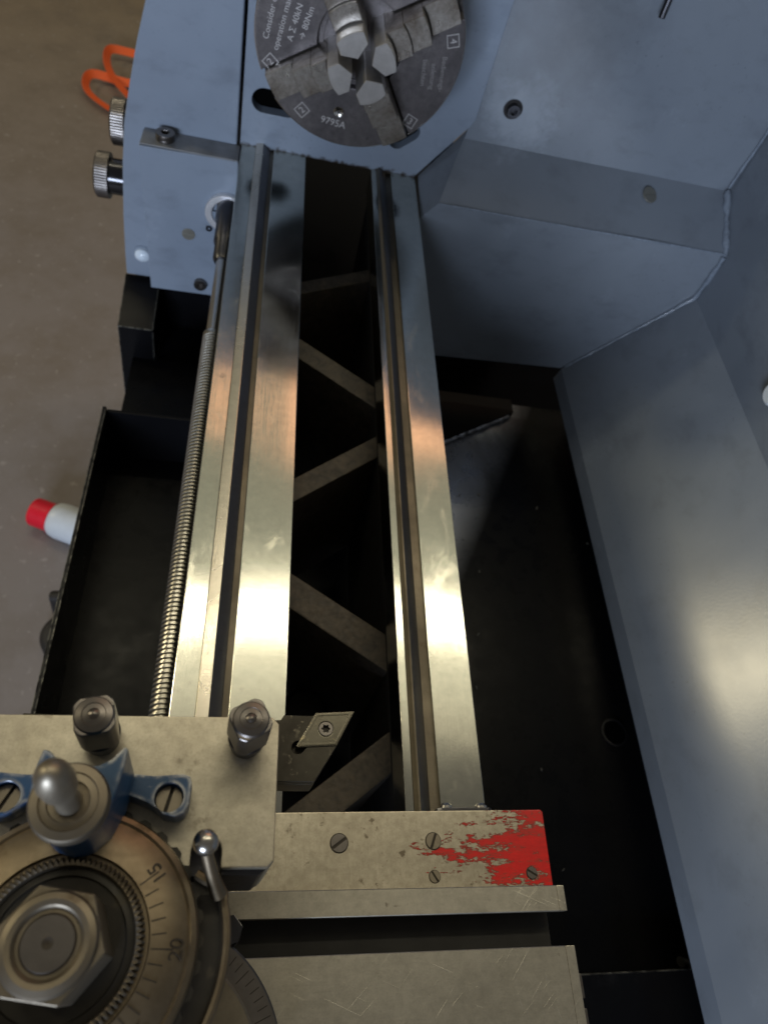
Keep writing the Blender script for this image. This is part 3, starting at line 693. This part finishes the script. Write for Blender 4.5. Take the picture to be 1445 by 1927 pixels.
# ------------------------------------------------------------------ tool post
PX, PY = -76.6, -475.0
tp = thing('tool_post', 'oil-stained round tool post with graduated dial and big hex nut', 'tool post', (PX, PY, 92))
bm = NB(); lathe(bm, [(0, 92), (20, 92), (20, 134), (0, 134)], (PX, PY, 0), n=96, radial=lambda i, n, r, h: r + (0.7 if i % 4 < 2 else 0)); part('splined_body', bm, 'dark_steel', tp)
bm = NB(); lathe(bm, [(0, 134.4), (26.9, 134.4), (26.9, 137), (0, 137)], (PX, PY, 0), n=216, radial=lambda i, n, r, h: r + (0.9 if (i % 6) < 3 and r > 5 else 0)); part('toothed_ring', bm, 'dialdark', tp)
bm = NB(); lathe(bm, [(0, 137), (26.4, 137), (26.6, 139.2), (26.2, 140.6), (25.2, 141.2), (24.6, 140.9), (22.5, 142.4), (19.5, 143.6), (17.2, 144.2), (16.9, 143.2), (0, 143.2)], (PX, PY, 0), n=128); part('dial', bm, 'dial', tp)
bm = NB(); lathe(bm, [(14.2, 143.2), (16.2, 143.2), (16.3, 144.8), (15.6, 145.8), (14.6, 145.6), (14.2, 144)], (PX, PY, 0), n=270, radial=lambda i, n, r, h: r + (0.0 if i % 3 else -0.75) * (1 if r > 15 else 0)); part('knurled_ring', bm, 'nut', tp, angle=20)
bm = NB(); lathe(bm, [(0, 143.1), (14.3, 143.1), (14.3, 144.4), (12.8, 144.8), (12.5, 144.2), (0, 144.2)], (PX, PY, 0), n=96); part('inner_disc', bm, 'dialdark', tp)
HX, HY = PX + 0.9, PY
hexa = lambda r: circ(HX, HY, r, 6, math.radians(-10), math.radians(350))
bm = NB(); prism(bm, hexa(10.0), 'z', 144.1, 161.5); part('hex_nut', bm, 'nut', tp, bevel=0.5, seg=3)
bm = NB(); lathe(bm, [(5.3, 161.4), (8.5, 161.4), (8.0, 162.5), (6.9, 162.9), (6.0, 162.7), (5.3, 162.0)], (HX, HY, 0), n=72); part('nut_face', bm, 'nut', tp)
bm = NB(); lathe(bm, [(0, 161.0), (4.75, 161.0), (4.75, 162.1), (4.4, 162.5), (0.95, 162.5), (0.7, 161.9), (0, 161.6)], (HX, HY, 0), n=56); part('bolt_end', bm, 'bolt', tp)
bm = NB(); lathe(bm, [(0, 160.5), (5.6, 160.5), (5.6, 161.55), (0, 161.55)], (HX, HY, 0), n=48); part('nut_bore', bm, 'void', tp)
bm = NB(); lathe(bm, [(0, 162.2), (1.0, 162.54), (0.8, 161.9), (0, 161.9)], (HX, HY, 0), n=24); part('centre_mark', bm, 'stamp_shade', tp)
def polar(r, deg, z): return (PX + r * math.cos(math.radians(deg)), PY + r * math.sin(math.radians(deg)), z)
for k in range(-8, 6):
    deg = -2 + k * 8; long_ = (k % 5 == 0)
    r0, r1 = 17.4, (22.0 if long_ else 20.4)
    pts = []
    bm = NB(); slope = math.atan2(-1.1, 3.0) if not long_ else math.atan2(-1.5, 4.5)
    L = r1 - r0
    box(bm, -L / 2, L / 2, -0.13, 0.13, -0.05, 0.07)
    rm = (r0 + r1) / 2; zz = 144.2 - (rm - 17.2) * 0.30
    part('dial_tick', bm, 'stamp_shade', tp, loc=polar(rm, deg, zz + 0.08), rot=Matrix.Rotation(math.radians(deg), 3, 'Z').__matmul__(Matrix.Rotation(-slope * 0.8, 3, 'Y')).to_euler())
def dial_num(s, deg, r=21.4):
    zz = 144.2 - (r - 17.2) * 0.36 + 0.25
    rm = Matrix.Rotation(math.radians(deg + 90), 3, 'Z') @ Matrix.Rotation(math.radians(-19) * -1, 3, 'X')
    text('dial_number', s, 4.2, 'stamp_shade', tp, polar(r, deg, zz), rm.to_euler(), depth=0.12)
dial_num('20', -2, 22.6); dial_num('15', 38, 21.6); dial_num('25', -42, 22.4)
# dark cam shaped guard round the right of the dial, with a raised rim
arcp = circ(PX, PY, 33.2, 40, math.radians(-150), math.radians(17), True)
poly = arcp + [(PX + 29.5, PY + 12.6), (PX + 25.4, PY + 13.2)] + circ(PX, PY, 26, 30, math.radians(28), math.radians(-150), True)
bm = NB(); prism(bm, poly, 'z', 100, 129.5); part('cam_guard', bm, 'dialdark', tp, bevel=0.8)
rim = [(x, y, 131.4) for x, y in [(PX + 24.9, PY + 14.2), (PX + 27.4, PY + 12.8), (PX + 29.8, PY + 11.9), (PX + 31.4, PY + 10.2)] + list(reversed(circ(PX, PY, 32.6, 36, math.radians(-150), math.radians(15), True)))]
bm = NB(); tube(bm, rim, 1.15, 10); part('guard_rim', bm, 'dial', tp)
bm = NB(); prism(bm, poly, 'z', 129.4, 130.6, holes=[]); part('guard_floor', bm, 'dialdark', tp, bevel=0.2)
bm = NB(); tube(bm, [(-50.2, -457.0, 146), (-49.4, -459.2, 143), (-48.2, -462, 139), (-46.4, -465, 134)], [1.5, 1.35, 1.5, 1.9], 14); part('lever_arm', bm, 'dial', tp)
bm = NB(); bmesh.ops.create_uvsphere(bm, u_segments=32, v_segments=20, radius=2.75, matrix=Matrix.Translation((-50.2, -456.6, 147.5))); part('lever_ball', bm, 'bright', tp, angle=60)

# ------------------------------------------------------------------ tool holder
th = thing('tool_holder', 'stained steel quick-change tool holder block with two square-head bolts', 'tool holder', (-71, -443, 96))
notch = circ(-49.9, -456.6, 3.4, 14, PI, 0, True)
cut = circ(PX, PY, 21.2, 26, math.radians(135), math.radians(45), True)
poly = [(-110, -426.3), (-36.2, -425), (-34.4, -426.8), (-34.4, -458.6), (-35.8, -460), (-46.5, -460)] + list(reversed(notch)) + [(-53.3, -460)] + list(reversed(cut)) + [(-110, -460)]
bm = NB(); prism(bm, poly, 'z', 96.2, 134); part('block', bm, 'holder', th, bevel=0.55)
bm = NB(); prism(bm, [(-54, -460.4), (-45.6, -460.4), (-45.6, -452.6), (-54, -452.6)], 'z', 97, 125); part('lever_recess', bm, 'dark_steel', th)
bm = NB(); prism(bm, [(-46.2, -460.0), (-36.0, -460.0), (-37.6, -461.2), (-46.2, -461.2)], 'z', 99, 131.6); part('block_back_face', bm, 'dark_steel', th, bevel=0.3)
def square_bolt(x, y, ang, tilt=0):
    bm = NB()
    sq = []
    for q in range(4):                       # rounded square
        c0 = q * PI / 2
        for j in range(-2, 3):
            a = c0 + PI / 4 + j * 0.11
            sq.append((5.1 * math.cos(a), 5.1 * math.sin(a)))
    prism(bm, sq, 'z', 6.4, 18.6)
    b = part('square_bolt', bm, 'bolt', th, bevel=0.5, seg=3, loc=(x, y, 134), rot=(0, 0, ang))
    n = NB(); lathe(n, [(0, 0), (4.0, 0), (4.0, 3.4), (4.6, 4.2), (4.6, 6.0), (4.0, 6.6), (0, 6.6)], n=40); s1 = part('bolt_neck', n, 'dark_steel'); s1.parent = b
    n = NB(); lathe(n, [(4.35, 18.4), (3.9, 19.1), (2.6, 19.5), (2.45, 19.35), (1.3, 19.65), (1.15, 19.5), (0.5, 19.9), (0, 20.1)], n=40); s2 = part('turned_end', n, 'bolt'); s2.parent = b
square_bolt(-76.6, -431.6, math.radians(12)); square_bolt(-42.6, -431.6, math.radians(28))
# blue height-stop bracket
br = NB()
earR = [(-72, -441.0), (-63, -441.8), (-56.6, -441.3), (-55.0, -441.8), (-54.5, -443.2), (-54.7, -447.8), (-55.6, -449.6), (-57.4, -450.4), (-60.0, -450.0), (-63.5, -447.6), (-69, -445.6), (-72, -446.4)]
mirror = lambda P: [(2 * -76.3 - x, y) for x, y in reversed(P)]
prism(br, earR, 'z', 134.2, 142, holes=[circ(-59.2, -446.4, 3.15, 28)])
prism(br, mirror(earR), 'z', 134.2, 142, holes=[circ(2 * -76.3 + 59.2, -446.4, 3.15, 28)])
bk = part('height_stop_bracket', br, 'blue', th, bevel=0.7, seg=3)
tower = [(-83.4, -441.6), (-82.2, -441.9), (-80.2, -443.6), (-78.2, -444.6), (-75.4, -445.0), (-72.4, -444.6), (-70.2, -443.4), (-68.2, -440.9), (-67.3, -441.2), (-67.5, -444.5), (-68.6, -450.6), (-69.9, -454.9), (-72.7, -458.0), (-76.3, -459.1), (-80.0, -457.9), (-82.7, -454.8), (-84.2, -450.7), (-84.2, -446)]
tb = NB(); prism(tb, tower, 'z', 137.5, 162.2); tw = part('bracket_tower', tb, 'blue', None, bevel=0.6, seg=3); tw.parent = bk
ds = NB(); lathe(ds, [(0, 162.2), (6.9, 162.2), (7.2, 162.6), (7.2, 165.4), (6.9, 165.9), (5.4, 166.2), (5.2, 165.8), (3.9, 166.0), (3.7, 165.4), (2.9, 165.2), (0, 165.2)], (-76.2, -452.2, 0), n=144, radial=lambda i, n, r, h: r + (0.12 if i % 2 and r > 7 else 0))
part('adjusting_disc', ds, 'nut', th, angle=40)
pn = NB(); lathe(pn, [(0, 165), (2.55, 165), (2.35, 167.5), (2.2, 172), (2.5, 175.5), (3.15, 178), (3.35, 182), (3.0, 185.6), (2.0, 187.8), (0.9, 188.7), (0, 188.9)], (-76.2, -452.2, 0), n=40)
part('adjusting_pin', pn, 'pin', th, angle=60)
for x, a in ((-59.2, 78), (2 * -76.3 + 59.2, 65)):
    sc = NB(); slotted_head(sc, 2.95, 5.6, 0.75, 1.1); so_ = part('slotted_screw', sc, 'nut', th, bevel=0.15, loc=(x, -446.4, 134.2), rot=(0, 0, math.radians(a)))
    sb = NB(); box(sb, -2.8, 2.8, -0.4, 0.4, 4.3, 4.56); part('slot_shade', sb, 'stamp_shade').parent = so_  # dark strip again painting the shadow inside the slot

# ------------------------------------------------------------------ cutting tool
ct = thing('cutting_tool', 'dark turning tool with rhombic carbide insert clamped in the tool holder', 'cutting tool', (-50, -428, 100))
pocket = circ(-27.4, -427.6, 1.75, 16, math.radians(40), math.radians(330), True)
head = [(-100, -436.8), (-22.7, -436.8), (-16.4, -426.8), (-24.6, -427.0)] + list(reversed(pocket)) + [(-22.6, -418.6), (-31.6, -418.6), (-32.4, -420.0), (-34, -420.2), (-100, -420.2)]
bm = NB(); prism(bm, head, 'z', 113.4, 116); part('shank_top', bm, 'shank', ct, bevel=0.15, seg=1)
low = [(-100, -436.8), (-22.7, -436.8), (-16.4, -426.8), (-14.0, -421), (-16, -419.2), (-31.6, -418.6), (-32.4, -420.0), (-34, -420.2), (-100, -420.2)]
bm = NB(); prism(bm, low, 'z', 104.5, 113.3); part('shank', bm, 'shank', ct, bevel=0.25, seg=1)
ins = [(-28.0, -427.4), (-27.5, -427.7), (-16.6, -427.0), (-11.5, -417.4), (-11.7, -417.05), (-22.6, -417.9)]
bm = NB(); prism(bm, ins, 'z', 113.35, 116.35, holes=[circ(-19.7, -422.4, 2.15, 28)]); io = part('carbide_insert', bm, 'insert', ct, bevel=0.28)
rg = NB()
cxm, cym = -19.7, -422.4
inner = [(cxm + (x - cxm) * 0.80, cym + (y - cym) * 0.80) for x, y in ins]
prism(rg, [(cxm + (x - cxm) * 0.94, cym + (y - cym) * 0.94) for x, y in ins], 'z', 116.3, 116.52, holes=[inner])
part('chip_breaker_rim', rg, 'insert', None, bevel=0.08).parent = io
star = []
for i in range(36):
    a = 2 * PI * i / 36; star.append((1.05 + 0.22 * math.cos(6 * a)) * 1.0)
bm = NB(); prism(bm, circ(0, 0, 2.0, 36), 'z', 1.2, 2.0, holes=[[(star[i] * math.cos(2 * PI * i / 36), star[i] * math.sin(2 * PI * i / 36)) for i in range(36)]])
so = part('torx_screw', bm, 'bolt', ct, bevel=0.12, loc=(-19.7, -422.4, 114.5))
bm = NB(); prism(bm, circ(0, 0, 2.0, 36), 'z', 0, 0.9); part('torx_socket', bm, 'stamp_shade').parent = so

# ------------------------------------------------------------------ things on the floor
def ribbon(name, pts, width, thick=1.6):
    bm = NB(); rows = []
    P = [Vector(p[:3]) + Vector((6, -45, 0)) for p in pts]; tw = [p[3] for p in pts]
    # smooth path (Catmull-Rom)
    Q = []; W = []
    for i in range(len(P) - 1):
        p0, p1, p2, p3 = P[max(i - 1, 0)], P[i], P[i + 1], P[min(i + 2, len(P) - 1)]
        for k in range(8):
            t = k / 8
            Q.append(0.5 * ((2 * p1) + (p2 - p0) * t + (2 * p0 - 5 * p1 + 4 * p2 - p3) * t * t + (3 * p1 - p0 - 3 * p2 + p3) * t ** 3)); W.append(tw[i] + (tw[i + 1] - tw[i]) * t)
    Q.append(P[-1]); W.append(tw[-1])
    for i, q in enumerate(Q):
        t = (Q[min(i + 1, len(Q) - 1)] - Q[max(i - 1, 0)]).normalized()
        flat_ = t.cross(Vector((0, 0, 1))).normalized(); up = flat_.cross(t)
        w = flat_ * math.cos(W[i]) + up * math.sin(W[i]); n = t.cross(w)
        rows.append([bm.verts.new(q + w * (sx * width / 2) + n * (sz * thick / 2)) for sx, sz in ((-1, -1), (1, -1), (1, 1), (-1, 1))])
    for a, b in zip(rows, rows[1:]):
        for k in range(4): bm.faces.new((a[k], a[(k + 1) % 4], b[(k + 1) % 4], b[k]))
    bm.faces.new(rows[0]); bm.faces.new(rows[-1])
    return part(name, bm, 'orange', None, angle=50)
FZ = -698
o = ribbon('lifting_strap', [(-380, 1605, FZ + 22, 0.7), (-440, 1612, FZ + 22, 0.7), (-474, 1598, FZ + 26, 0.9), (-474, 1545, FZ + 26, 0.6), (-455, 1490, FZ + 22, 0.3), (-420, 1430, FZ + 22, 0.2),
                             (-370, 1372, FZ + 20, 0.5), (-340, 1400, FZ + 20, 0.6), (-380, 1466, FZ + 14, 0.7), (-440, 1478, FZ + 14, 0.7), (-495, 1478, FZ + 18, 0.9), (-506, 1440, FZ + 18, 0.8),
                             (-490, 1395, FZ + 14, 0.3), (-440, 1350, FZ + 12, 0.2), (-380, 1318, FZ + 10, 0.2), (-330, 1330, FZ + 10, 0.3)], 20)
tag(o, 'bright orange webbing strap lying in loops on the floor', 'strap')
bt = thing('spray_bottle', 'white bottle with red cap lying on the floor', 'bottle', (-300, 118, -700))
ax = Vector((1, -0.34, 0)).normalized(); bo = Vector((-345, 133, -672))
R3 = Matrix((ax, Vector((0, 0, 1)).cross(ax), Vector((0, 0, 1)))).transposed()
def bottle_part(name, prof, mat):
    bm = NB(); lathe(bm, prof, axis='x', n=48); part(name, bm, mat, bt, loc=bo, rot=R3.to_euler())
bottle_part('cap', [(0, -2), (20, -2), (22, 1), (22, 26), (24, 29), (0, 29)], 'redcap')
bottle_part('body', [(0, 28), (22, 28), (26, 34), (28, 44), (28, 150), (25, 156), (0, 156)], 'white')
